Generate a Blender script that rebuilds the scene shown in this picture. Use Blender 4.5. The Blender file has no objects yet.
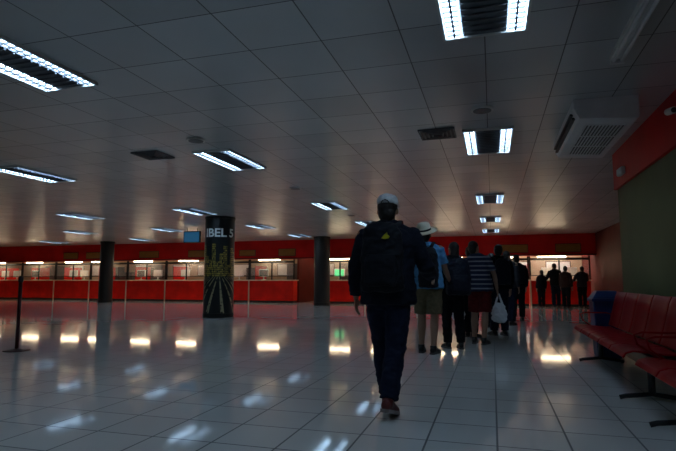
import bpy, bmesh, math, random
from mathutils import Vector, Matrix, noise
random.seed(4)
D=bpy.data; C=bpy.context; scene=C.scene
COL=scene.collection
try:
    scene.view_settings.view_transform='Standard'; scene.view_settings.exposure=.6
except Exception: pass
CEIL=2.88; HN=22.5; WE=1.78; WEND=8.25; XR=3.9; XL=-30.0; YS=-6.0

# ---------------------------------------------------------------- materials
def newmat(name):
    m=D.materials.new(name); m.use_nodes=True
    nt=m.node_tree; b=nt.nodes['Principled BSDF']; return m,nt,b
def pbr(name,col,rough=.6,metal=0.,var=.15,scale=8.,bump=0.,spec=.5):
    m,nt,b=newmat(name)
    tc=nt.nodes.new('ShaderNodeTexCoord'); n=nt.nodes.new('ShaderNodeTexNoise')
    n.inputs['Scale'].default_value=scale; n.inputs['Detail'].default_value=4
    nt.links.new(tc.outputs['Object'],n.inputs['Vector'])
    r=nt.nodes.new('ShaderNodeValToRGB')
    r.color_ramp.elements[0].position=.3; r.color_ramp.elements[1].position=.7
    r.color_ramp.elements[0].color=tuple(c*(1-var) for c in col)+(1,)
    r.color_ramp.elements[1].color=tuple(min(1,c*(1+var)) for c in col)+(1,)
    nt.links.new(n.outputs['Fac'],r.inputs['Fac']); nt.links.new(r.outputs['Color'],b.inputs['Base Color'])
    b.inputs['Roughness'].default_value=rough; b.inputs['Metallic'].default_value=metal
    b.inputs['Specular IOR Level'].default_value=spec
    if bump:
        bp=nt.nodes.new('ShaderNodeBump'); bp.inputs['Strength'].default_value=bump; bp.inputs['Distance'].default_value=.01
        nt.links.new(n.outputs['Fac'],bp.inputs['Height']); nt.links.new(bp.outputs['Normal'],b.inputs['Normal'])
    return m
def emit(name,col,st):
    m,nt,b=newmat(name)
    b.inputs['Base Color'].default_value=col+(1,)
    b.inputs['Emission Color'].default_value=col+(1,); b.inputs['Emission Strength'].default_value=st
    return m
def tilemat(name,c1,c2,mortar,size,msize,rough,mrough,metal=0,bump=.3,spec=.5,wob=0.0,patch=0.0,wsc=1.7):
    m,nt,b=newmat(name); L=nt.links.new
    tc=nt.nodes.new('ShaderNodeTexCoord'); br=nt.nodes.new('ShaderNodeTexBrick')
    br.offset=0; br.squash=1
    br.inputs['Scale'].default_value=1; br.inputs['Brick Width'].default_value=size; br.inputs['Row Height'].default_value=size
    br.inputs['Mortar Size'].default_value=msize; br.inputs['Mortar Smooth'].default_value=.1
    br.inputs['Color1'].default_value=c1+(1,); br.inputs['Color2'].default_value=c2+(1,); br.inputs['Mortar'].default_value=mortar+(1,)
    L(tc.outputs['Object'],br.inputs['Vector'])
    n=nt.nodes.new('ShaderNodeTexNoise'); n.inputs['Scale'].default_value=.8; n.inputs['Detail'].default_value=6
    L(tc.outputs['Object'],n.inputs['Vector'])
    mr=nt.nodes.new('ShaderNodeMapRange'); mr.inputs['To Min'].default_value=1-patch; mr.inputs['To Max'].default_value=1+patch
    L(n.outputs['Fac'],mr.inputs['Value'])
    mx=nt.nodes.new('ShaderNodeVectorMath'); mx.operation='SCALE'
    L(br.outputs['Color'],mx.inputs[0]); L(mr.outputs['Result'],mx.inputs['Scale'])
    L(mx.outputs['Vector'],b.inputs['Base Color'])
    rr=nt.nodes.new('ShaderNodeMapRange'); rr.inputs['To Min'].default_value=rough; rr.inputs['To Max'].default_value=mrough
    L(br.outputs['Fac'],rr.inputs['Value']); L(rr.outputs['Result'],b.inputs['Roughness'])
    b.inputs['Metallic'].default_value=metal; b.inputs['Specular IOR Level'].default_value=spec
    inv=nt.nodes.new('ShaderNodeMath'); inv.operation='SUBTRACT'; inv.inputs[0].default_value=1
    L(br.outputs['Fac'],inv.inputs[1])
    n2=nt.nodes.new('ShaderNodeTexNoise'); n2.inputs['Scale'].default_value=wsc; L(tc.outputs['Object'],n2.inputs['Vector'])
    ma=nt.nodes.new('ShaderNodeMath'); ma.operation='MULTIPLY_ADD'; ma.inputs[1].default_value=wob
    L(n2.outputs['Fac'],ma.inputs[0]); L(inv.outputs[0],ma.inputs[2])
    bp=nt.nodes.new('ShaderNodeBump'); bp.inputs['Strength'].default_value=bump; bp.inputs['Distance'].default_value=.004
    L(ma.outputs[0],bp.inputs['Height']); L(bp.outputs['Normal'],b.inputs['Normal'])
    return m

M={}
M['floor']=tilemat('floor_tile',(.68,.65,.61),(.75,.715,.67),(.09,.085,.08),.45,.007,.06,.5,bump=.12,patch=.08,wob=.35,spec=.6,wsc=3.0)
M['ceil']=tilemat('ceiling_panel',(.50,.505,.51),(.62,.625,.63),(.13,.13,.13),.6,.005,.30,.5,metal=.35,bump=.5,wob=3.0,patch=.15)
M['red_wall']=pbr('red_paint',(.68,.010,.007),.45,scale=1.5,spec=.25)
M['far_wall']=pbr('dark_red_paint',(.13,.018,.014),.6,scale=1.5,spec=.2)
M['red_counter']=pbr('red_laminate',(.85,.018,.009),.35,scale=2,spec=.3)
M['green_wall']=pbr('green_paint',(.13,.135,.055),.6,scale=1.2,spec=.25)
M['dark_wall']=pbr('dark_wall_paint',(.12,.08,.06),.7,scale=1)
M['office']=pbr('office_wall_paint',(.46,.33,.21),.7,scale=.7)
M['white']=pbr('white_plastic',(.8,.8,.8),.45,var=.05)
M['offwhite']=pbr('ivory_metal',(.72,.71,.68),.4,var=.06)
M['black']=pbr('black_plastic',(.015,.015,.017),.4)
M['blackmetal']=pbr('black_metal',(.03,.03,.03),.35,metal=.6)
M['seat']=pbr('red_seat_plastic',(.27,.003,.005),.42,var=.08,spec=.15)
M['pillar']=pbr('dark_pillar_paint',(.018,.014,.012),.5,scale=2)
M['fix_em']=emit('cool_lamp_light',(.50,.74,1.0),11)
M['warm_em']=emit('warm_lamp_light',(1.0,.80,.52),15)
M['office_em']=emit('warm_office_light',(1.0,.82,.58),10)
M['office_em2']=emit('bright_office_light',(1.0,.92,.82),26)
M['screen_blue']=emit('blue_screen',(.02,.10,.20),.4)
M['screen_green']=emit('green_screen',(.05,.55,.2),.9)
M['grille']=pbr('grey_grille',(.14,.15,.17),.45,metal=.5)
M['cabinet']=pbr('grey_cabinet_metal',(.10,.09,.085),.5)
M['yellow']=pbr('yellow_sign',(.36,.14,.02),.5,var=.08)
M['cream']=pbr('cream_panel',(.72,.60,.44),.5,var=.08)
M['bluebin']=pbr('blue_bin_plastic',(.012,.03,.11),.4)
M['stanch']=pbr('dark_red_post',(.06,.010,.010),.35,metal=.3)
m,nt,b=newmat('counter_glass'); b.inputs['Roughness'].default_value=.03; b.inputs['Alpha'].default_value=.12
b.inputs['Base Color'].default_value=(.9,.9,.9,1); M['glass']=m
M['skin']=pbr('skin',(.36,.20,.13),.5,var=.06)
M['hair']=pbr('dark_hair',(.018,.012,.009),.5,scale=60,bump=.5)
M['eye']=pbr('eye_white',(.7,.7,.7),.2,var=.02); M['lip']=pbr('lip',(.4,.14,.12),.4)
def cloth(name,c,r=.85): return pbr(name,c,r,var=.18,scale=25,bump=.25,spec=.2)
M['navy']=cloth('navy_jacket_cloth',(.009,.011,.021))
M['jeans']=cloth('dark_denim',(.010,.014,.034))
M['blackc']=cloth('black_cloth',(.010,.010,.012))
M['pack']=cloth('backpack_nylon',(.009,.010,.015),.7)
M['packb']=cloth('dark_blue_nylon',(.012,.015,.028),.6)
M['sky']=cloth('light_blue_cotton',(.09,.27,.50))
M['khaki']=cloth('khaki_cotton',(.14,.11,.06))
M['redc']=cloth('red_cotton',(.11,.008,.008))
M['greyc']=cloth('grey_cotton',(.04,.04,.048))
M['brownc']=cloth('brown_cotton',(.05,.024,.018))
M['capc']=cloth('pale_cap_cotton',(.70,.70,.70))
M['straw']=pbr('straw',(.80,.72,.55),.8,scale=80,bump=.6)
M['shoe_red']=pbr('dark_red_shoe_leather',(.14,.02,.018),.5)
M['shoe_black']=pbr('black_shoe_leather',(.012,.012,.012),.4)
M['sole']=pbr('rubber_sole',(.08,.08,.08),.7)
M['sole_w']=pbr('pale_rubber_sole',(.25,.20,.19),.7)
M['logo']=pbr('yellow_emblem',(.65,.58,.02),.5,var=.05)
M['bag']=pbr('white_carrier_plastic',(.85,.85,.87),.35,scale=20,bump=.6,var=.05)
m,nt,b=newmat('striped_cotton'); tc=nt.nodes.new('ShaderNodeTexCoord'); sx=nt.nodes.new('ShaderNodeSeparateXYZ')
nt.links.new(tc.outputs['Object'],sx.inputs[0]); mm=nt.nodes.new('ShaderNodeMath'); mm.operation='MULTIPLY'; mm.inputs[1].default_value=2*math.pi/.075
nt.links.new(sx.outputs['Z'],mm.inputs[0]); sn=nt.nodes.new('ShaderNodeMath'); sn.operation='SINE'; nt.links.new(mm.outputs[0],sn.inputs[0])
rp=nt.nodes.new('ShaderNodeValToRGB'); rp.color_ramp.interpolation='CONSTANT'; rp.color_ramp.elements[0].color=(.010,.015,.045,1)
rp.color_ramp.elements[1].position=.55; rp.color_ramp.elements[1].color=(.24,.24,.28,1)
nt.links.new(sn.outputs[0],rp.inputs['Fac']); nt.links.new(rp.outputs['Color'],b.inputs['Base Color']); b.inputs['Roughness'].default_value=.85
M['stripe']=m

# ---------------------------------------------------------------- helpers
def mkobj(name,mesh,mat=None,parent=None,smooth=False,loc=None):
    o=D.objects.new(name,mesh); COL.objects.link(o)
    if mat is not None and mesh is not None and len(mesh.materials)==0: mesh.materials.append(mat)
    if parent is not None: o.parent=parent
    if loc is not None: o.location=loc
    if smooth and mesh: mesh.polygons.foreach_set('use_smooth',[True]*len(mesh.polygons))
    return o
def bm2(name,bm,mat,parent=None,smooth=False,loc=None,bevel=0,seg=2):
    bmesh.ops.recalc_face_normals(bm,faces=bm.faces[:])
    me=D.meshes.new(name); bm.to_mesh(me); bm.free()
    o=mkobj(name,me,mat,parent,smooth,loc)
    if bevel:
        md=o.modifiers.new('bevel','BEVEL'); md.width=bevel; md.segments=seg; md.limit_method='ANGLE'
    return o
def box(bm,x0,x1,y0,y1,z0,z1):
    v=[bm.verts.new(p) for p in ((x0,y0,z0),(x1,y0,z0),(x1,y1,z0),(x0,y1,z0),(x0,y0,z1),(x1,y0,z1),(x1,y1,z1),(x0,y1,z1))]
    for f in ((0,3,2,1),(4,5,6,7),(0,1,5,4),(1,2,6,5),(2,3,7,6),(3,0,4,7)): bm.faces.new([v[i] for i in f])
def boxobj(name,b6,mat,parent=None,loc=None,bevel=0):
    bm=bmesh.new(); box(bm,*b6); return bm2(name,bm,mat,parent,loc=loc,bevel=bevel)
def tube(bm,pts,rad,n=16,ref=Vector((1,0,0))):
    pts=[Vector(p) for p in pts]; rings=[]
    for i,p in enumerate(pts):
        t=(pts[min(i+1,len(pts)-1)]-pts[max(i-1,0)]).normalized()
        s=ref-ref.dot(t)*t
        if s.length<.15: s=Vector((0,0,1))-t.z*t
        s.normalize(); w=t.cross(s)
        r=rad[i]; a,b_=(r if isinstance(r,(tuple,list)) else (r,r))
        rings.append([bm.verts.new(p+s*a*math.cos(k*2*math.pi/n)+w*b_*math.sin(k*2*math.pi/n)) for k in range(n)])
    for i in range(len(rings)-1):
        for k in range(n): bm.faces.new((rings[i][k],rings[i][(k+1)%n],rings[i+1][(k+1)%n],rings[i+1][k]))
    bm.faces.new(rings[0][::-1]); bm.faces.new(rings[-1])
def ell(bm,c,r,u=20,v=14,rot=None):
    mt=Matrix.Translation(Vector(c))@(rot.to_4x4() if rot else Matrix.Identity(4))@Matrix.Diagonal((r[0],r[1],r[2],1))
    bmesh.ops.create_uvsphere(bm,u_segments=u,v_segments=v,radius=1,matrix=mt)
def cyl(bm,c,r,h,n=32,r2=None):
    bmesh.ops.create_cone(bm,cap_ends=True,segments=n,radius1=r,radius2=r if r2 is None else r2,depth=h,matrix=Matrix.Translation(Vector(c)+Vector((0,0,h/2))))
def remesh(name,bm,mat,parent,vox,sm=4,fold=0,fs=9):
    bmesh.ops.recalc_face_normals(bm,faces=bm.faces[:])
    me=D.meshes.new('tmp'); bm.to_mesh(me); bm.free()
    o=D.objects.new('tmp',me); COL.objects.link(o)
    r=o.modifiers.new('r','REMESH'); r.mode='VOXEL'; r.voxel_size=vox
    s=o.modifiers.new('s','SMOOTH'); s.factor=.5; s.iterations=sm
    C.view_layer.update(); dg=C.evaluated_depsgraph_get()
    nm=D.meshes.new_from_object(o.evaluated_get(dg)); D.objects.remove(o); nm.name=name
    nm.materials.clear(); nm.materials.append(mat)
    if fold:
        off=random.random()*50
        ns=[v.normal.copy() for v in nm.vertices]
        for v,nn in zip(nm.vertices,ns):
            q=Vector((v.co.x*fs,v.co.y*fs,v.co.z*fs*1.6+off))
            v.co+=nn*(fold*(noise.noise(q)+.5*noise.noise(q*2.3)))
    return mkobj(name,nm,mat,parent,True)
def root(name,loc,label,cat,group=None,rot=0):
    e=D.objects.new(name,None); e.empty_display_size=.2; COL.objects.link(e); e.location=loc; e.rotation_euler=(0,0,rot)
    tag(e,label,cat,group); return e
def tag(o,label,cat,group=None):
    o['label']=label; o['category']=cat
    if group: o['group']=group
def struct(o): o['kind']='structure'; return o
def clone(r,loc,rot=None):
    n=r.copy(); COL.objects.link(n); n.location=loc
    if rot is not None: n.rotation_euler=(0,0,rot)
    mp={r:n}
    def rec(a):
        for ch in a.children:
            c=ch.copy(); COL.objects.link(c); c.parent=mp[a]; c.matrix_parent_inverse=ch.matrix_parent_inverse.copy(); mp[ch]=c; rec(ch)
    rec(r); return n

# ---------------------------------------------------------------- shell
struct(boxobj('floor',(XL,XR,YS,25.6,-.1,0),M['floor']))
struct(boxobj('ceiling',(XL,XR,YS,25.6,CEIL,CEIL+.1),M['ceil']))
struct(boxobj('wall_south',(XL,XR,YS-.15,YS,0,CEIL),M['dark_wall']))
struct(boxobj('wall_west',(XL-.15,XL,YS,25.6,0,CEIL),M['dark_wall']))
struct(boxobj('wall_north',(XL,XR,25.6,25.75,0,CEIL),M['office']))
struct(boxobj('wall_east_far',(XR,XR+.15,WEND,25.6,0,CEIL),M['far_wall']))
struct(boxobj('wall_east',(WE,XR,YS,WEND,0,2.36),M['green_wall']))
struct(boxobj('trim_1',(WE-.04,XR,YS,WEND+.04,2.36,CEIL),M['red_wall']))
struct(boxobj('baseboard_east',(WE-.015,WE,YS,WEND,0,.12),M['blackmetal']))
struct(boxobj('wall_north_header',(XL,XR,HN-.35,HN+.1,2.03,CEIL),M['red_wall']))
struct(boxobj('trim_3',(XL,XR,HN-.37,HN-.35,2.03,2.07),M['blackmetal']))

# ---------------------------------------------------------------- ceiling luminaires
def luminaire(loc):
    r=root('ceiling_light',loc,'recessed twin-tube fluorescent ceiling light with louvred reflectors','ceiling light','fluorescent ceiling lights')
    W,Ln=.30,.62
    bm=bmesh.new()
    box(bm,-W,-W+.02,-Ln,Ln,-.03,0); box(bm,W-.02,W,-Ln,Ln,-.03,0)
    box(bm,-W+.02,W-.02,-Ln,-Ln+.02,-.03,0); box(bm,-W+.02,W-.02,Ln-.02,Ln,-.03,0)
    bm2('frame',bm,M['offwhite'],r)
    bm=bmesh.new(); box(bm,-.15,.15,-Ln+.02,Ln-.02,-.016,-.002)
    for k in range(14):
        y=-Ln+.07+k*.083; box(bm,-.145,.145,y,y+.012,-.028,-.016)
    bm2('center_grille',bm,M['grille'],r)
    for s in (-1,1):
        bm=bmesh.new(); a,b_=sorted((s*.165,s*.265)); box(bm,a,b_,-Ln+.03,Ln-.03,-.010,-.003)
        bm2('lamp_panel',bm,M['fix_em'],r)
        bm=bmesh.new()
        for k in range(17):
            y=-Ln+.05+k*.070; box(bm,a,b_,y,y+.010,-.028,-.014)
        box(bm,s*.215-.007,s*.215+.007,-Ln+.03,Ln-.03,-.028,-.014)
        bm2('louver',bm,M['grille'],r)
    return r
L0=luminaire((0,3.2,CEIL))
for x in (0,-3.75,-7.5,-11.2):
    for y in (-.6,3.2,6.95,12.0,16.1,19.8):  # first row is unseen behind the camera, added to light the near floor
        if x==0 and y==3.2: continue
        if x in(-7.5,-11.2) and y<4 : continue
        if x==-11.2 and y<10: continue
        clone(L0,(x,y,CEIL))  # farthest row is added to throw more light onto the red fascia
for x,y in ((-15,16.1),(-15,19.8),(-20,19.8)): clone(L0,(x,y,CEIL))  # last pair extends the added row that lights the fascia

def vent(loc):
    r=root('ceiling_vent',loc,'square louvred air vent set in the ceiling','vent','ceiling air vents')
    bm=bmesh.new()
    for k in range(4):
        a=.22-k*.05; t=.015
        box(bm,-a,a,-a,-a+t,-.02-.004*k,0);box(bm,-a,a,a-t,a,-.02-.004*k,0);box(bm,-a,-a+t,-a+t,a-t,-.02-.004*k,0);box(bm,a-t,a,-a+t,a-t,-.02-.004*k,0)
    bm2('louver',bm,M['grille'],r)
    boxobj('back_plate',(-.2,.2,-.2,.2,-.008,0),M['black'],r); return r
v=vent((-.6,6.4,CEIL)); clone(v,(-4.7,6.35,CEIL))
def speaker(loc):
    r=root('ceiling_speaker',loc,'small round ceiling speaker with dark grille','speaker','ceiling speakers')
    bm=bmesh.new(); cyl(bm,(0,0,-.02),.12,.02); bm2('rim',bm,M['offwhite'],r,bevel=.005)
    bm=bmesh.new(); cyl(bm,(0,0,-.026),.095,.008); bm2('speaker_grille',bm,M['grille'],r); return r
s=speaker((-3.65,5.8,CEIL)); clone(s,(-3.7,9.5,CEIL)); clone(s,(-.05,5.6,CEIL)); clone(s,(-3.75,14,CEIL))

r=root('air_conditioner',(1.14,6.45,CEIL),'white ceiling-suspended air conditioner with front louvre and underside grille','air conditioner')
bm=bmesh.new()
prof=[(-.30,0),(-.30,-.09),(-.25,-.20),(.28,-.24),(.30,-.22),(.30,0)]
lo=[bm.verts.new((x,-.88,z)) for x,z in prof]; hi=[bm.verts.new((x,.88,z)) for x,z in prof]
bm.faces.new(lo[::-1]); bm.faces.new(hi)
for i in range(6): bm.faces.new((lo[i],lo[(i+1)%6],hi[(i+1)%6],hi[i]))
bm2('body',bm,M['white'],r,bevel=.008,seg=2)
for z0,z1,x0,x1 in ((-.125,-.105,-.315,-.28),(-.165,-.145,-.297,-.26)):
    boxobj('air_slot',(x0,x1,-.74,.74,z0,z1),M['black'],r)
def zb(x): return -.20-(x+.25)*(.04/.53)
bm=bmesh.new()
lo=[bm.verts.new(p) for p in ((-.16,-.66,zb(-.16)-.003),(.22,-.66,zb(.22)-.003),(.22,.66,zb(.22)-.003),(-.16,.66,zb(-.16)-.003))]
hi=[bm.verts.new(v.co+Vector((0,0,.004))) for v in lo]
bm.faces.new(lo); bm.faces.new(hi[::-1])
for i in range(4): bm.faces.new((lo[i],lo[(i+1)%4],hi[(i+1)%4],hi[i]))
bm2('intake_opening',bm,M['black'],r)
bm=bmesh.new()
for k in range(12):
    x=-.16+k*.0335; z=zb(x); box(bm,x,x+.014,-.68,.68,z-.012,z+.004)
for y in (-.68,-.23,.22,.66): 
    for k in range(11):
        x=-.16+k*.0335; z=zb(x); box(bm,x+.014,x+.0335,y,y+.02,z-.012,z+.004)
bm2('intake_grille',bm,M['white'],r)
r=root('batten_light',(1.02,3.85,CEIL),'unlit surface-mounted fluorescent batten light','ceiling light')
boxobj('housing',(-.05,.05,-.68,.68,-.05,0),M['offwhite'],r,bevel=.01)
for dx in (-.03,.03):
    bm=bmesh.new(); tube(bm,[(dx,-.62,-.068),(dx,.62,-.068)],[.014,.014]); bm2('tube',bm,M['white'],r,True)
for a,b_ in ((-.66,-.63),(.63,.66)): boxobj('lamp_holder',(-.05,.05,a,b_,-.085,-.045),M['white'],r)
r=root('security_camera',(WE-.04,5.35,2.62),'small pale security camera on a wall bracket','security camera')
bm=bmesh.new(); tube(bm,[(0,0,0),(-.10,0,.0)],[.014,.014]); bm2('bracket',bm,M['offwhite'],r)
bm=bmesh.new(); tube(bm,[(-.11,.07,.01),(-.11,-.09,-.02)],[.032,.032]); bm2('housing',bm,M['offwhite'],r,True)
bm=bmesh.new(); tube(bm,[(-.11,-.09,-.02),(-.11,-.10,-.022)],[.024,.024]); bm2('lens',bm,M['black'],r,True)
r=root('emergency_light',(WE-.04,7.7,2.52),'small white emergency light box on the red wall band','wall light')
boxobj('housing',(-.05,0,-.13,.13,-.05,.05),M['offwhite'],r,bevel=.01); boxobj('diffuser',(-.06,-.05,-.11,.11,-.04,.04),M['white'],r,bevel=.004)

# ---------------------------------------------------------------- counters
PW=2.3
def counter(x):
    r=root('service_counter',(x,HN,0),'red-fronted service counter with pale worktop and glazed screen frame','counter','row of red service counters')
    w=PW-.06
    boxobj('body',(.03,w+.03,0,.55,.10,1.02),M['red_counter'],r,bevel=.006)
    boxobj('plinth',(.05,w+.01,.03,.5,0,.10),M['black'],r)
    boxobj('worktop',(.002,PW-.002,-.10,.65,1.02,1.07),M['cream'],r,bevel=.008)
    bm=bmesh.new()
    for xx in (.002,PW/2-.03,PW-.062): box(bm,xx,xx+.06,.10,.14,1.07,2.03)
    box(bm,.062,PW/2-.03,.10,.14,1.86,1.95); box(bm,PW/2+.03,PW-.062,.10,.14,1.86,1.95)
    box(bm,.062,PW/2-.03,.10,.14,1.22,1.25); box(bm,PW/2+.03,PW-.062,.10,.14,1.22,1.25)
    bm2('screen_frame',bm,M['blackmetal'],r)
    boxobj('glass_pane',(.06,PW/2-.03,.117,.123,1.25,1.86),M['glass'],r)
    boxobj('glass_pane',(PW/2+.03,PW-.06,.117,.123,1.25,1.86),M['glass'],r)
    boxobj('divider_post',(.002,.06,-.02,.0,0,1.02),M['cream'],r)
    boxobj('booth_partition',(.03,.07,.66,1.9,.0,1.75),M['red_counter'],r)
    return r
xs=[-8.8-PW*k for k in range(1,10)]+[-7.75+PW*k for k in range(0,5)]
c0=counter(xs[0])
for x in xs[1:]: clone(c0,(x,HN,0))
def striplamp(x,l=1.1):
    r=root('strip_light',(x,HN-.2,2.03),'warm white fluorescent strip light under the red fascia','strip light','strip lights over the counters')
    boxobj('housing',(-l/2,l/2,-.05,.05,-.03,0),M['white'],r)
    boxobj('diffuser',(-l/2+.02,l/2-.02,-.04,.04,-.07,-.03),M['warm_em'],r,bevel=.01); return r
s0=striplamp(xs[0]+PW/2)
for i,x in enumerate(xs[1:]): clone(s0,(x+PW/2+((i*5)%3-1)*.3,HN-.2,2.03))
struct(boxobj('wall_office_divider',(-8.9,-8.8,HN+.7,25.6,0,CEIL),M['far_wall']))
for x,w,mt,h in [(-21.2,.9,'yellow',.3),(-19.6,1.2,'yellow',.3),(-16.4,1.1,'yellow',.3),(-13.6,1.1,'yellow',.3),(-11.0,.8,'yellow',.25),(-9.0,.8,'yellow',.3),(-4.5,1.1,'yellow',.3),(.9,1.0,'yellow',.3),(2.9,.9,'yellow',.3)]:
    r=root('sign_panel',(x,HN-.35,2.32),'faded %s sign panel mounted on the red fascia'%mt,'sign','fascia sign panels')
    boxobj('panel',(-w/2,w/2,-.04,0,-h/2,h/2),M[mt],r,bevel=.008)
    boxobj('sign_rim',(-w/2-.02,w/2+.02,-.025,0,-h/2-.02,h/2+.02),M['blackmetal'],r)
def monitor(x,scr='black'):
    r=root('computer_monitor',(x,HN+.42,1.07),'pale computer monitor standing on the counter worktop' if scr!='screen_green' else 'monitor with a glowing green screen on the counter','monitor','counter monitors')
    bm=bmesh.new(); cyl(bm,(0,0,0),.11,.015); box(bm,-.02,.02,-.015,.015,.015,.16); bm2('stand',bm,M['offwhite'],r)
    boxobj('casing',(-.25,.25,-.03,.03,.14,.50),M['white'],r,bevel=.012)
    boxobj('screen',(-.22,.22,-.036,-.03,.17,.47),M[scr],r); return r
for i,x in enumerate(xs):
    if abs(x+7.75)<.01: continue
    monitor(x+.6+.3*((i*7)%3)/2,'white' if i%3 else 'black')
    if i%2: monitor(x+1.6,'white')
monitor(-6.72,'screen_green')
for i,x in enumerate([-24,-22.4,-19.3,-16.8,-15.2,-13.0,-10.4,-8.3,-5.1,1.2,2.9]):
    r=root('notice_board',(x,25.6,1.6),'white notice board hung on the office wall','notice board','office notice boards')
    boxobj('board',(-.5,.5,-.03,0,-.28,.28),M['white'],r)
    bm=bmesh.new(); box(bm,-.53,.53,-.035,0,.28,.31);box(bm,-.53,.53,-.035,0,-.31,-.28);box(bm,-.53,-.5,-.035,0,-.28,.28);box(bm,.5,.53,-.035,0,-.28,.28); bm2('frame',bm,M['blackmetal'],r)
def cabinet(x,h):
    r=root('filing_cabinet',(x,25.25,0),'dark grey metal filing cabinet against the office wall','cabinet','office filing cabinets')
    boxobj('body',(-.45,.45,-.28,.3,0,h),M['cabinet'],r,bevel=.008)
    for s in (-1,1):
        a,b_=sorted((s*.01,s*.43)); d=boxobj('door',(a,b_,-.30,-.28,.06,h-.04),M['cabinet'],r,bevel=.004)
        boxobj('handle',(s*.05-.008,s*.05+.008,-.325,-.30,h*.5,h*.5+.14),M['offwhite'],d)
for x,h in ((-25.3,1.9),(-21,1.8),(-20,1.5),(-18.1,1.9),(-14.2,1.9),(-12,1.7),(-9.7,1.9),(-6.9,1.9),(-3.2,1.9)): cabinet(x,h)
for i,x in enumerate([-26,-22,-18,-14.5,-11,-8,-5,-1.5,1.2,3.0]):
    r=root('office_ceiling_light',(x,24.3,CEIL),'warm office ceiling light behind the counters','ceiling light','office ceiling lights')
    boxobj('housing',(-.62,.62,-.12,.12,-.05,0),M['white'],r); boxobj('diffuser',(-.6,.6,-.10,.10,-.07,-.05),M['office_em2' if x>1 else 'office_em'],r)

def display(x,y,w=.66):
    r=root('hanging_display',(x,y,CEIL),'blue information screen hanging from the ceiling','screen','hanging information screens')
    bm=bmesh.new()
    for dx in (-.2,.2): tube(bm,[(dx,0,-.12),(dx,0,0)],[.01,.01],8)
    bm2('hanger',bm,M['blackmetal'],r)
    boxobj('casing',(-w/2,w/2,-.04,.04,-.52,-.11),M['black'],r,bevel=.01)
    boxobj('screen',(-w/2+.03,w/2-.03,-.046,-.04,-.49,-.14),M['screen_blue'],r); return r
display(-10.1,16)

# ---------------------------------------------------------------- pillars
def pillar(x,y,rad,lab,name='pillar'):
    r=root(name,(x,y,0),lab,'pillar')
    bm=bmesh.new(); cyl(bm,(0,0,0),rad,CEIL,48); bm2('shaft',bm,M['pillar'],r,bevel=.003)
    bm=bmesh.new(); cyl(bm,(0,0,0),rad+.02,.12,48); bm2('base_ring',bm,M['blackmetal'],r)
    bm=bmesh.new(); cyl(bm,(0,0,CEIL-.06),rad+.02,.06,48); bm2('top_ring',bm,M['blackmetal'],r); return r
pillar(-17.6,20.6,.31,'plain dark round pillar in front of the counters')
pillar(-6.9,20.9,.34,'plain dark round pillar in front of the counters')
PR=.42
p=pillar(-7.6,13.5,PR,'dark round pillar wrapped in a night-street advertisement with pale lettering')
th0=math.atan2(-13.5,7.6)
m,nt,b=newmat('pillar_advert'); L=nt.links.new
uv=nt.nodes.new('ShaderNodeUVMap'); uv.uv_map='uv'; sx=nt.nodes.new('ShaderNodeSeparateXYZ'); L(uv.outputs['UV'],sx.inputs[0])
def mth(op,a,b2=None):
    n=nt.nodes.new('ShaderNodeMath'); n.operation=op
    for i,q in enumerate((a,b2)):
        if q is None: continue
        if isinstance(q,(int,float)): n.inputs[i].default_value=q
        else: L(q,n.inputs[i])
    return n.outputs[0]
U,V=sx.outputs['X'],sx.outputs['Y']
nz=nt.nodes.new('ShaderNodeTexNoise'); nz.inputs['Scale'].default_value=11; nz.inputs['Detail'].default_value=6; L(uv.outputs['UV'],nz.inputs['Vector'])
dv=mth('SUBTRACT',1.3,V)
ratio=mth('DIVIDE',U,mth('MAXIMUM',dv,.02))
fan=mth('GREATER_THAN',mth('SINE',mth('MULTIPLY',ratio,16)),.74)
rung=mth('GREATER_THAN',nz.outputs['Fac'],.44)
low=mth('LESS_THAN',V,1.15)
br=nt.nodes.new('ShaderNodeTexBrick'); br.inputs['Scale'].default_value=1; br.inputs['Brick Width'].default_value=.035; br.inputs['Row Height'].default_value=.055; br.inputs['Mortar Size'].default_value=.008; br.offset=0
br.inputs['Color1'].default_value=(.85,.62,.12,1); br.inputs['Color2'].default_value=(.05,.06,.03,1); br.inputs['Mortar'].default_value=(.015,.018,.012,1); br.inputs['Bias'].default_value=-.15
L(uv.outputs['UV'],br.inputs['Vector'])
sky=mth('ADD',1.80,mth('MULTIPLY',mth('SINE',mth('MULTIPLY',mth('FLOOR',mth('MULTIPLY',U,9)),2.3)),.30))
mid=mth('MULTIPLY',mth('MULTIPLY',mth('GREATER_THAN',V,1.15),mth('LESS_THAN',V,sky)),mth('GREATER_THAN',nz.outputs['Fac'],.42))
mx=nt.nodes.new('ShaderNodeMixRGB'); mx.inputs['Color1'].default_value=(.012,.014,.016,1); L(br.outputs['Color'],mx.inputs['Color2']); L(mid,mx.inputs['Fac'])
mx2=nt.nodes.new('ShaderNodeMixRGB'); L(mx.outputs['Color'],mx2.inputs['Color1']); mx2.inputs['Color2'].default_value=(.55,.48,.28,1)
L(mth('MULTIPLY',mth('MULTIPLY',mth('MULTIPLY',fan,low),rung),.8),mx2.inputs['Fac'])
L(mx2.outputs['Color'],b.inputs['Base Color']); b.inputs['Roughness'].default_value=.3
bm=bmesh.new(); ul=bm.loops.layers.uv.new('uv'); N=64; R2=PR+.006
for k in range(N):
    a0=-math.pi+k*2*math.pi/N; a1=a0+2*math.pi/N
    vs=[]
    for a,z in ((a0,.13),(a1,.13),(a1,2.8),(a0,2.8)): vs.append((bm.verts.new((R2*math.cos(a+th0),R2*math.sin(a+th0),z)),(a*R2,z)))
    f=bm.faces.new([q[0] for q in vs])
    for lp,q in zip(f.loops,vs): lp[ul].uv=q[1]
bmesh.ops.remove_doubles(bm,verts=bm.verts[:],dist=1e-5)
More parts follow.
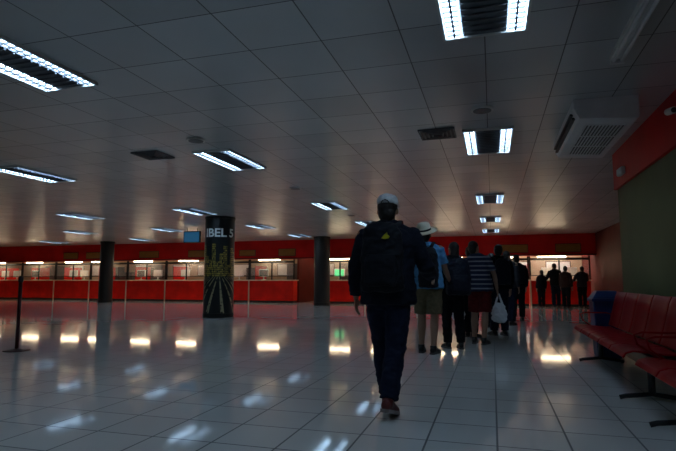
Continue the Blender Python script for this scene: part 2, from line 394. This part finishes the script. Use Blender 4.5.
bm2('advert_wrap',bm,m,p,True)
def textmesh(s,size):
    cu=D.curves.new('t','FONT'); cu.body=s; cu.size=size; cu.align_x='CENTER'; cu.extrude=.002; cu.offset=.008; cu.resolution_u=6; cu.space_word=.8
    o=D.objects.new('t',cu); COL.objects.link(o); C.view_layer.update()
    me=D.meshes.new_from_object(o.evaluated_get(C.evaluated_depsgraph_get())); D.objects.remove(o); return me
me=textmesh('IBEL 5',.33)
xsv=[v.co.x for v in me.vertices]; wtx=max(xsv)-min(xsv); sc=.86/wtx; cxm=(max(xsv)+min(xsv))/2
bm=bmesh.new(); bm.from_mesh(me)
bmesh.ops.subdivide_edges(bm,edges=[e for e in bm.edges if e.calc_length()>.05],cuts=3)
bmesh.ops.triangulate(bm,faces=bm.faces[:])
for v in bm.verts:
    a=th0+(v.co.x-cxm)*sc/PR; rr=R2+.004+v.co.z; z=2.29+v.co.y
    v.co=Vector((rr*math.cos(a),rr*math.sin(a),z))
bm2('lettering',bm,pbr('pale_lettering',(.9,.93,.9),.5,var=.03),p)

# ---------------------------------------------------------------- stanchion
r=root('barrier_post',(-6.90,6.25,0),'dark red queue barrier post on a round flat base','barrier post')
bm=bmesh.new(); cyl(bm,(0,0,0),.18,.015,40); cyl(bm,(0,0,.015),.17,.02,40,.04); bm2('base',bm,M['stanch'],r)
bm=bmesh.new(); cyl(bm,(0,0,.03),.026,1.0,24); bm2('post',bm,M['stanch'],r,True)
bm=bmesh.new(); cyl(bm,(0,0,1.03),.036,.08,24); cyl(bm,(0,0,1.11),.03,.015,24,.02); bm2('belt_head',bm,M['black'],r)

# ---------------------------------------------------------------- benches
def profile_solid(bm,prof,t,y0,y1,ny=6,dish=.012):
    rows=[]
    for j in range(ny+1):
        y=y0+(y1-y0)*j/ny; k=(2*j/ny-1)**2
        up=[];dn=[]
        for i,(x,z) in enumerate(prof):
            a=prof[max(i-1,0)]; c=prof[min(i+1,len(prof)-1)]
            tx,tz=c[0]-a[0],c[1]-a[1]; l=math.hypot(tx,tz); nx,nz=-tz/l,tx/l
            d=dish*k
            up.append(bm.verts.new((x+nx*(t/2+d),y,z+nz*(t/2+d)))); dn.append(bm.verts.new((x-nx*(t/2-d),y,z-nz*(t/2-d))))
        rows.append((up,dn))
    n=len(prof)
    for j in range(ny):
        for i in range(n-1):
            a,b_=rows[j],rows[j+1]
            bm.faces.new((a[0][i],a[0][i+1],b_[0][i+1],b_[0][i])); bm.faces.new((a[1][i],b_[1][i],b_[1][i+1],a[1][i+1]))
        for e in (0,n-1):
            bm.faces.new((rows[j][0][e],rows[j+1][0][e],rows[j+1][1][e],rows[j][1][e]))
    for j in (0,ny):
        for i in range(n-1): bm.faces.new((rows[j][0][i],rows[j][0][i+1],rows[j][1][i+1],rows[j][1][i]))
def bench(x,y,n):
    r=root('waiting_bench',(x,y,0),'beam-mounted row of dark red plastic waiting seats','bench','red waiting benches')
    P=.56
    seatp=[(0.0,.395),(.02,.43),(.07,.445),(.16,.44),(.28,.425),(.38,.42),(.44,.43)]
    backp=[(.43,.46),(.455,.53),(.48,.63),(.505,.73),(.535,.84),(.56,.90)]
    for i in range(n):
        a=i*P+.012; b_=a+P-.024
        bm=bmesh.new(); profile_solid(bm,seatp,.016,a,b_); bm2('seat',bm,M['seat'],r,True,bevel=.005)
        bm=bmesh.new(); profile_solid(bm,backp,.016,a,b_); bm2('backrest',bm,M['seat'],r,True,bevel=.005)
        bm=bmesh.new(); tube(bm,[(.30,(a+b_)/2,.36),(.42,(a+b_)/2,.385),(.465,(a+b_)/2,.50),(.51,(a+b_)/2,.66)],[(.02,.006)]*4,8,Vector((0,1,0))); bm2('seat_bracket',bm,M['blackmetal'],r)
    boxobj('beam',(.22,.30,0,n*P,.33,.40),M['blackmetal'],r,bevel=.008)
    for yy in (.28,n*P-.28):
        bm=bmesh.new()
        tube(bm,[(.26,yy,.33),(.26,yy,.06)],[.03,.03],12)
        tube(bm,[(.0,yy,.02),(.05,yy,.035),(.26,yy,.06),(.47,yy,.035),(.52,yy,.02)],[.02]*5,12,Vector((0,1,0)))
        bm2('leg',bm,M['blackmetal'],r,True)
    for yy in (0,n*P):
        bm=bmesh.new(); tube(bm,[(.26,yy,.40),(.10,yy,.52),(.08,yy,.60),(.14,yy,.62),(.40,yy,.62),(.47,yy,.60)],[.009]*6,8,Vector((0,1,0))); bm2('armrest',bm,M['seat'],r,True)
    return r
bench(1.06,5.0,5); bench(1.06,2.95,3)
r=root('waste_bin',(1.5,8.05,0),'dark blue plastic waste bin with a lid','bin')
bm=bmesh.new(); bmesh.ops.create_cone(bm,cap_ends=True,segments=4,radius1=.21,radius2=.26,depth=.78,matrix=Matrix.Translation((0,0,.39))@Matrix.Rotation(math.pi/4,4,'Z')); bm2('body',bm,M['bluebin'],r,bevel=.02,seg=3)
boxobj('rim',(-.2,.2,-.2,.2,.76,.81),M['bluebin'],r,bevel=.012)
bm=bmesh.new(); bmesh.ops.create_cone(bm,cap_ends=True,segments=4,radius1=.265,radius2=.17,depth=.10,matrix=Matrix.Translation((0,0,.86))@Matrix.Rotation(math.pi/4,4,'Z')); bm2('lid',bm,M['bluebin'],r,bevel=.012)

# ---------------------------------------------------------------- people
def person(loc,yaw,s,label,top='navy',top_len='long',bottom='jeans',short=False,shoes='shoe_black',sole='sole',
           hair='short',hat=None,legs=((0,0,0),(0,0,0)),arms=((0,8,10),(0,8,10)),vox=.011,hem=.88,bulk=1.0,lean=0.0,adduct=.0,turn=0,baggy=0,shift=0,hd=.025,side=0):
    e=root('person',loc,label,'person',rot=yaw)
    hipz=.93
    J={}
    lowest=9
    for si,(sd,(a,kb,fp)) in enumerate(zip((-1,1),legs)):
        a,kb,fp=[math.radians(q) for q in (a,kb,fp)]
        H=Vector((sd*.09+shift*.5,0,hipz)); sp=-sd*adduct-shift*.5
        K=H+Vector((sp*.45+sd*.005,math.sin(a)*.44,-math.cos(a)*.44)); A=K+Vector((sp*.55,math.sin(a-kb)*.405,-math.cos(a-kb)*.405))
        spl=math.radians(8)*sd
        f=Vector((math.sin(spl)*math.cos(fp),math.cos(spl)*math.cos(fp),-math.sin(fp))); sdv=Vector((math.cos(spl),-math.sin(spl),0)); u=sdv.cross(f).normalized()
        for xx in (-.07,.15,.20): lowest=min(lowest,(A+f*xx+u*(-.085)).z)
        J[sd]=(H,K,A,f,sdv,u)
    dz=Vector((0,0,-lowest))
    for sd in J:
        H,K,A,f,sdv,u=J[sd]; J[sd]=(H+dz,K+dz,A+dz,f,sdv,u)
    ln=math.tan(math.radians(lean)); sn_=math.tan(math.radians(side))
    def T(x,y,z):
        return Vector((x+shift*.5*max(0,1-(z-.93)*1.2)+max(0,z-.93)*sn_,y+(z-.93)*ln,z-x*sn_*.8*(1 if z>1.2 else 0)))+dz
    AR={}
    for sd,(pt,ab,bd) in zip((-1,1),arms):
        pt,ab,bd=[math.radians(q) for q in (pt,ab,bd)]
        S=T(sd*.185*(.5+.5*bulk),0,1.415); d=Vector((sd*math.sin(ab),math.sin(pt)*math.cos(ab),-math.cos(pt)*math.cos(ab))).normalized()
        E=S+d*.29; pt2=pt+bd; ab2=ab*.2
        d2=Vector((sd*math.sin(ab2),math.sin(pt2)*math.cos(ab2),-math.cos(pt2)*math.cos(ab2))).normalized()
        W=E+d2*.25; AR[sd]=(S,E,W,d2)
    S_=Matrix.Scale(s,4)
    def fin(bm): bmesh.ops.transform(bm,matrix=S_,verts=bm.verts[:])
    tq=math.radians(turn); hrot=Matrix.Rotation(tq,3,'Z')
    def hc(x,y,z):
        q=hrot@Vector((x,y,0)); return T(q.x,q.y+hd*.4,z-hd)
    def hell(bm,c,r,u=20,v=14): ell(bm,hc(*c),r,u,v,hrot)
    def htube(bm,pts,rad,n=16): tube(bm,[hc(*q) for q in pts],rad,n,hrot@Vector((1,0,0)))
    bm=bmesh.new()
    tr=[(.84,.10,.08),(.90,.155,.105),(.97,.16,.11),(1.08,.14,.10),(1.2,.145,.105),(1.33,.165,.11),(1.40,.15,.095),(1.45,.09,.07),(1.49,.062,.062),(1.57,.056,.058)]
    tube(bm,[T(0,0,z) for z,_,_ in tr],[(a*bulk if z<1.45 else a,b_*bulk if z<1.45 else b_) for z,a,b_ in tr],24)
    hell(bm,(0,-.008,1.665),(.078,.098,.10)); hell(bm,(0,.03,1.605),(.058,.066,.072))
    hell(bm,(0,.075,1.60),(.03,.025,.04))
    htube(bm,[(0,.085,1.665),(0,.108,1.63),(0,.09,1.615)],[.009,.014,.012],8)
    for sd in(-1,1): hell(bm,(sd*.081,-.005,1.64),(.012,.02,.032),10,8)
    for sd in (-1,1):
        H,K,A,f,sdv,u=J[sd]
        m1=H.lerp(K,.3)
        tube(bm,[H+Vector((0,0,.04)),H,m1,K+(H-K)*.15,K,K.lerp(A,.3),K.lerp(A,.7),A],[.07,.085,.082,.058,.054,.060,.042,.038],16)
        tube(bm,[A-f*.055-u*.04,A-u*.03,A+f*.07-u*.055,A+f*.15-u*.065,A+f*.18-u*.068],[.028,.036,(.038,.026),(.04,.018),(.025,.012)],14)
        S,E,W,d2=AR[sd]
        ell(bm,S,(.06,.058,.06)); tube(bm,[S-Vector((sd*.05,0,0)),S.lerp(E,.25),E,E.lerp(W,.25),W],[.05,.048,.038,.04,.027],14)
        inn=Vector((-sd,0,0)); inn=(inn-inn.dot(d2)*d2).normalized(); wd=d2.cross(inn)*sd
        if wd.dot(Vector((0,1,0))-d2.y*d2)<0: wd=-wd
        Pm=W+d2*.085
        tube(bm,[W-d2*.01,W+d2*.03,W+d2*.06,Pm],[(.018,.026),(.016,.036),(.015,.041),(.012,.039)],12,inn)
        for k,lf in enumerate((.070,.080,.075,.058)):
            o=Pm+wd*(.031-.0205*k)-d2*.01; c=.35+.06*k
            p1=o+d2*lf*.5+inn*.004; p2=p1+(d2*math.cos(c)+inn*math.sin(c))*lf*.38; p3=p2+(d2*math.cos(c*2)+inn*math.sin(c*2))*lf*.3
            tube(bm,[o,p1,p2,p3],[.0095,.009,.0085,.007],8,inn)
        tb=W+d2*.02+wd*.025; t1=tb+wd*.022+d2*.03+inn*.012; t2=t1+d2*.032+wd*.006+inn*.01
        tube(bm,[tb,t1,t2],[.013,.011,.008],8,inn)
    fin(bm); remesh('body',bm,M['skin'],e,vox*s,3)
    for sd in (-1,1):
        bm=bmesh.new(); hell(bm,(sd*.031,.079,1.658),(.013,.012,.010),10,8); fin(bm); bm2('eye',bm,M['eye'],e,True)
    bm=bmesh.new(); hell(bm,(0,.096,1.592),(.022,.008,.008),10,8); fin(bm); bm2('mouth',bm,M['lip'],e,True)
    bm=bmesh.new()
    hell(bm,(0,-.022,1.682),(.085,.099,.098)); hell(bm,(0,-.055,1.622),(.074,.057,.078))
    if hair=='long':
        hell(bm,(0,-.06,1.56),(.078,.05,.13)); hell(bm,(0,-.075,1.47),(.065,.04,.11))
    if hair=='bun': hell(bm,(0,-.12,1.73),(.045,.045,.045))
    fin(bm); remesh('hair',bm,M['hair'],e,.010,2,.004,40)
    bm=bmesh.new(); g=.022 if top_len=='long' else .016
    g+=baggy
    tp=[(hem,.165,.115),(hem+.02,.172,.122),(1.0,.168,.12),(1.1,.156,.114),(1.22,.160,.118),(1.34,.175,.122),(1.42,.160,.105),(1.465,.11,.086),(1.495,.080,.078),(1.525,.074,.074)]
    tube(bm,[T(0,0,z) for z,_,_ in tp],[((a+g*.7)*(bulk if z<1.45 else 1),(b_+g*.7)*(bulk if z<1.45 else 1)) for z,a,b_ in tp],28)
    for sd in (-1,1):
        S,E,W,d2=AR[sd]; ell(bm,S+Vector((-sd*.012,0,.0)),(.064+g*.3,.064+g*.3,.062))
        tube(bm,[T(sd*.03,-.01,1.50),S+Vector((-sd*.03,0,.015))],[(.05,.05),(.055,.05)],12,Vector((0,1,0)))
        if top_len=='long':
            tube(bm,[S-Vector((sd*.06,0,0)),S.lerp(E,.2),S.lerp(E,.7),E,E.lerp(W,.3),E.lerp(W,.92)],[q+baggy*.4 for q in (.062,.068,.062,.060,.058,.044)],16)
        else:
            tube(bm,[S-Vector((sd*.06,0,0)),S.lerp(E,.2),S.lerp(E,.72)],[.058,.066,.066],16)
    fin(bm); remesh('jacket' if top_len=='long' else 'shirt',bm,M[top],e,vox*s,3,.014)
    bm=bmesh.new()
    tube(bm,[T(0,0,z) for z in (.80,.86,.93,1.0)],[(.11,.10),(.17*bulk,.118*bulk),(.178*bulk,.124*bulk),(.165*bulk,.118*bulk)],28)
    for sd in (-1,1):
        H,K,A,f,sdv,u=J[sd]
        if short: tube(bm,[H+Vector((0,0,.03)),H.lerp(K,.3),H.lerp(K,.9)],[.095,.105,.108],18)
        else: tube(bm,[H+Vector((0,0,.03)),H.lerp(K,.3),K+(H-K)*.1,K,K.lerp(A,.4),K.lerp(A,.97)],[.095,.106,.084,.080,.082,.072],18)
    fin(bm); remesh('shorts' if short else 'trousers',bm,M[bottom],e,vox*s,3,.011,11)
    for sd in (-1,1):
        H,K,A,f,sdv,u=J[sd]
        def q(x,h): return A+f*x+u*(h-.085)
        bm=bmesh.new()
        sh=[(-.078,.045,.018,.025),(-.066,.048,.032,.042),(-.02,.058,.041,.054),(.03,.058,.044,.050),(.08,.044,.049,.036),(.13,.038,.051,.030),(.17,.032,.043,.024),(.198,.026,.022,.014)]
        tube(bm,[q(a,b_) for a,b_,_,_ in sh],[(c,d) for _,_,c,d in sh],18,sdv)
        tube(bm,[q(-.012,.05),q(-.012,.115)],[(.045,.045),(.046,.048)],16,sdv)
        fin(bm); so=remesh('shoe',bm,M[shoes],e,.007,3)
        bm=bmesh.new()
        out=[(-.082,.018),(-.07,.034),(-.02,.040),(.03,.042),(.09,.050),(.14,.051),(.18,.042),(.205,.018)]
        loop=[(a,w) for a,w in out]+[(a,-w) for a,w in out[::-1]]
        lo=[bm.verts.new(A+f*a+sdv*w+u*(-.085)) for a,w in loop]; hi=[bm.verts.new(A+f*a+sdv*w+u*(-.060)) for a,w in loop]
        bm.faces.new(lo[::-1]); bm.faces.new(hi); n=len(lo)
        for i in range(n): bm.faces.new((lo[i],lo[(i+1)%n],hi[(i+1)%n],hi[i]))
        fin(bm); bm2('sole',bm,M[sole],so)
    if hat=='cap':
        bm=bmesh.new()
        pts=[(1.690,.090),(1.705,.0935),(1.73,.091),(1.752,.083),(1.77,.070),(1.782,.050),(1.788,.022)]
        htube(bm,[(0,-.012+(z-1.69)*.10,z+0) for z,_ in pts],[(a,a*1.17) for _,a in pts],32)
        hell(bm,(0,-.002,1.790),(.009,.009,.006),8,6); fin(bm)
        cap=bm2('cap',bm,M['capc'],e,True)
        bm=bmesh.new(); htube(bm,[(0,.06,1.70),(0,.11,1.70),(0,.15,1.69),(0,.185,1.675)],[(.08,.007),(.085,.007),(.07,.006),(.03,.005)],20); fin(bm); bm2('brim',bm,M['capc'],cap,True)
        bm=bmesh.new(); htube(bm,[(-.035,-.118,1.70),(-.02,-.124,1.72),(0,-.126,1.727),(.02,-.124,1.72),(.035,-.118,1.70)],[(.004,.006)]*5,8); fin(bm); bm2('strap',bm,M['blackc'],cap,True)
    if hat=='straw':
        R=Matrix.Rotation(math.radians(20),4,'X'); cc=hc(0,-.01,1.70)
        tf=Matrix.Translation(cc)@R@Matrix.Translation(-cc)
        bm=bmesh.new(); pts=[(1.700,.178),(1.704,.186),(1.712,.184),(1.716,.13),(1.722,.100),(1.79,.095),(1.825,.082),(1.835,.05)]
        htube(bm,[(0,-.01,z) for z,_ in pts],[(a,a*1.1) for _,a in pts],36); bmesh.ops.transform(bm,matrix=tf,verts=bm.verts[:]); fin(bm); hh=bm2('hat',bm,M['straw'],e,True)
        bm=bmesh.new(); htube(bm,[(0,-.01,1.726),(0,-.01,1.75)],[(.102,.112),(.101,.110)],32); bmesh.ops.transform(bm,matrix=tf,verts=bm.verts[:]); fin(bm); bm2('hat_band',bm,M['blackc'],hh,True)
    return e,J,AR,dz,s

def world(e,v,s):
    return Matrix.Translation(e.location)@Matrix.Rotation(e.rotation_euler.z,4,'Z')@(v*s)

def backpack(P,label,w=.15,h=.24,dep=.09,zc=1.22,xo=0,mat='pack',logo=False):
    e,J,AR,dz,s=P
    r=root('backpack',e.location,label,'backpack',rot=e.rotation_euler.z)
    yb=-.135
    c=Vector((xo,yb-dep,zc))+dz
    bm=bmesh.new()
    rows=[(-h,.85,.75),(-h*.92,.98,.98),(-h*.3,1.02,1.05),(h*.3,.98,.95),(h*.75,.88,.8),(h*.95,.68,.6),(h,.45,.4)]
    tube(bm,[c+Vector((0,0,z)) for z,_,_ in rows],[(w*a,dep*b_) for _,a,b_ in rows],28)
    for v in bm.verts:
        d=(v.co-c); v.co.y=c.y+max(-dep*1.05,min(dep*1.0,d.y*1.15)); v.co.x=c.x+max(-w,min(w,d.x*1.08))
    bmesh.ops.transform(bm,matrix=Matrix.Scale(s,4),verts=bm.verts[:]); remesh('body',bm,M[mat],r,.009,8,.014,11)
    bm=bmesh.new(); c2=c+Vector((0,-dep*.95,-h*.35)); rows=[(-h*.5,.7,.5),(-h*.4,.8,1),(h*.2,.8,1),(h*.42,.7,.6)]
    tube(bm,[c2+Vector((0,0,z)) for z,_,_ in rows],[(w*a,.035*b_) for _,a,b_ in rows],24)
    bmesh.ops.transform(bm,matrix=Matrix.Scale(s,4),verts=bm.verts[:]); remesh('pocket',bm,M[mat],r,.008,4,.006,14)
    for sd in (-1,1):
        bm=bmesh.new(); x=sd*.105
        pts=[(x*.8,yb-.02,zc+h*.8),(x,-.10,1.475),(x*1.02,0,1.525),(x,.10,1.46),(x*1.15,.155,1.32),(x*1.35,.13,1.15),(x*1.55,.0,1.06),(x*1.3,yb,1.04)]
        tube(bm,[Vector(p_)+dz for p_ in pts],[(.026,.006)]*len(pts),10)
        bmesh.ops.transform(bm,matrix=Matrix.Scale(s,4),verts=bm.verts[:]); bm2('shoulder_strap',bm,M[mat],r,True)
    bm=bmesh.new(); pts=[(-.03+xo,yb-dep*.5,zc+h*.93),(-.025+xo,yb-dep*.5,zc+h*1.08),(.025+xo,yb-dep*.5,zc+h*1.08),(.03+xo,yb-dep*.5,zc+h*.93)]
    tube(bm,[Vector(p_)+dz for p_ in pts],[.007]*4,8,Vector((0,1,0))); bmesh.ops.transform(bm,matrix=Matrix.Scale(s,4),verts=bm.verts[:]); bm2('grab_handle',bm,M[mat],r,True)
    if logo:
        bm=bmesh.new(); cc=c+Vector((.045,-dep*1.10,h*.56))
        for pl in ([(-.032,-.010),(-.008,-.016),(.02,-.012),(.030,.004),(.014,.018),(-.004,.022),(-.016,.010)],[(.0,.024),(.014,.021),(.009,.034)]):
            lo=[bm.verts.new((cc.x+x,cc.y+.03,cc.z+z)) for x,z in pl]; hi=[bm.verts.new((cc.x+x,cc.y-.006,cc.z+z)) for x,z in pl]; n=len(pl)
            bm.faces.new(lo); bm.faces.new(hi[::-1])
            for i in range(n): bm.faces.new((lo[i],lo[(i+1)%n],hi[(i+1)%n],hi[i]))
        bmesh.ops.transform(bm,matrix=Matrix.Scale(s,4),verts=bm.verts[:]); bm2('emblem',bm,M['logo'],r)
    return r
def carrier(P,side,label,w=.13,h=.30,mat='bag'):
    e,J,AR,dz,s=P; S,E,W,d2=AR[side]
    hp=world(e,W+d2*.10,s)
    r=root('carrier_bag',(hp.x+side*.01,hp.y,hp.z-h-.14),label,'bag',"carrier bags",rot=e.rotation_euler.z+1.2)
    bm=bmesh.new(); rows=[(0,.7,.5),(.03,.95,.95),(h*.4,1.05,1.0),(h*.75,.85,.7),(h,.6,.3)]
    tube(bm,[(0,0,z) for z,_,_ in rows],[(.07*b_,w*a) for _,a,b_ in rows],24); remesh('body',bm,M[mat],r,.012,2,.018,16)
    for dx in (-.02,.02):
        bm=bmesh.new(); tube(bm,[(dx,-.06,h-.01),(dx*.6,-.03,h+.08),(0,-.01,h+.15),(0,.01,h+.15),(dx*.6,.03,h+.08),(dx,.06,h-.01)],[(.003,.010)]*6,8); bm2('handle',bm,M[mat],r,True)
    return r
R_=math.radians
P1=person((-.83,4.25,0),0,1.005,'man in dark navy jacket, jeans and pale cap walking away',top='navy',bottom='jeans',shoes='shoe_red',sole='sole_w',hat='cap',
   legs=((13,6,-4),(-9,14,16)),arms=((0,15,14),(6,22,66)),vox=.009,adduct=.055,lean=2,bulk=1.18,hem=.84,baggy=.018,hd=.03)
backpack(P1,'black backpack with small yellow emblem worn on the walking man',logo=True,w=.165,h=.27,dep=.08,zc=1.22)
P2=person((-.93,7.75,0),R_(-6),1.06,'man in straw hat, light blue shirt and khaki shorts standing',top='sky',top_len='short',bottom='khaki',short=True,hat='straw',
   legs=((5,6,0),(-3,2,0)),arms=((-3,12,14),(12,12,45)),bulk=1.16,baggy=.012,shift=.04,turn=8,side=-2)
backpack(P2,'black backpack hung off one shoulder of the man in straw hat',w=.13,h=.27,dep=.10,zc=1.17,xo=.08)
P3=person((-.60,8.4,0),R_(22),.95,'person in black top and trousers standing in the queue',top='blackc',bottom='blackc',hair='long',legs=((5,6,0),(-3,3,0)),arms=((6,10,30),(10,12,60)),shift=-.03,bulk=1.14,turn=15,baggy=.02,side=2)
backpack(P3,'bulky black backpack worn by the person in black',w=.19,h=.29,dep=.14,zc=1.17,mat='packb')
P4=person((-.23,9.1,0),R_(-12),.985,'man in striped shirt and red shorts holding carrier bags',top='stripe',top_len='short',bottom='redc',short=True,legs=((3,3,0),(-4,4,0)),arms=((4,24,12),(6,20,14)),bulk=1.2,shift=.05,turn=-20,baggy=.012,side=-5)
carrier(P4,-1,'white plastic carrier bag hanging from a hand beside dark trousers',.13,.28); carrier(P4,1,'full white plastic carrier bag held beside red shorts',.14,.32)
P13=person((-.40,10.1,0),R_(-30),.97,'person in grey top with head turned aside in the queue',top='greyc',bottom='blackc',hair='bun',legs=((4,4,0),(-3,3,0)),arms=((5,10,40),(8,10,50)),vox=.012,turn=35,bulk=1.1)
P14=person((.10,10.6,0),R_(25),1.0,'person in black jacket standing close behind others in the queue',top='blackc',bottom='jeans',legs=((2,2,0),(-2,2,0)),vox=.012,bulk=1.18,turn=-30,shift=.03,baggy=.02,side=3)
backpack(P14,'small dark blue backpack worn in the queue',mat='packb')
P5=person((-.02,12.3,0),.3,.95,'person in brown top standing further up the queue',top='brownc',bottom='blackc',legs=((2,2,0),(-2,2,0)),vox=.013,turn=20,bulk=1.1)
P6=person((.35,13.0,0),-.35,1.0,'person in grey top standing in the queue',top='greyc',bottom='jeans',legs=((4,4,0),(-4,3,0)),vox=.013,turn=-25,bulk=1.1)
P7=person((.62,14.6,0),.25,.99,'person in black jacket near the head of the queue',top='blackc',bottom='blackc',legs=((4,4,0),(-4,3,0)),vox=.013,bulk=1.2,shift=.03,baggy=.02)
backpack(P7,'dark backpack worn by the person in black jacket')
P8=person((.40,16.6,0),-.4,.96,'person in grey jacket near the counters',top='greyc',bottom='blackc',vox=.014,turn=30,bulk=1.1)
P9=person((1.78,21.3,0),.5,.82,'short person in dark clothes waiting at the counter',top='blackc',bottom='blackc',hair='long',vox=.014,side=3)
P10=person((2.32,21.5,0),.3,.97,'person in dark jacket standing at the counter',top='blackc',bottom='jeans',vox=.014,bulk=1.18,arms=((20,16,60),(5,14,20)),side=-3)
P11=person((2.60,20.9,0),-.6,.90,'person in dark brown top standing at the counter',top='brownc',bottom='blackc',vox=.014,turn=40,bulk=1.12)
P12=person((3.24,21.5,0),.2,.90,'person in grey top standing at the counter',top='greyc',bottom='blackc',vox=.014,arms=((25,18,50),(30,14,60)),bulk=1.15,side=2)

w=D.worlds.new('world'); scene.world=w; w.use_nodes=True
w.node_tree.nodes['Background'].inputs['Color'].default_value=(.6,.7,1,1); w.node_tree.nodes['Background'].inputs['Strength'].default_value=.02
cd=D.cameras.new('camera'); cam=D.objects.new('camera',cd); COL.objects.link(cam)
cd.sensor_width=36; cd.lens=518/676*36; cd.clip_start=.05
cam.location=(0,0,1.06); cam.rotation_euler=(math.radians(96.0),0,math.radians(16.5))
scene.camera=cam
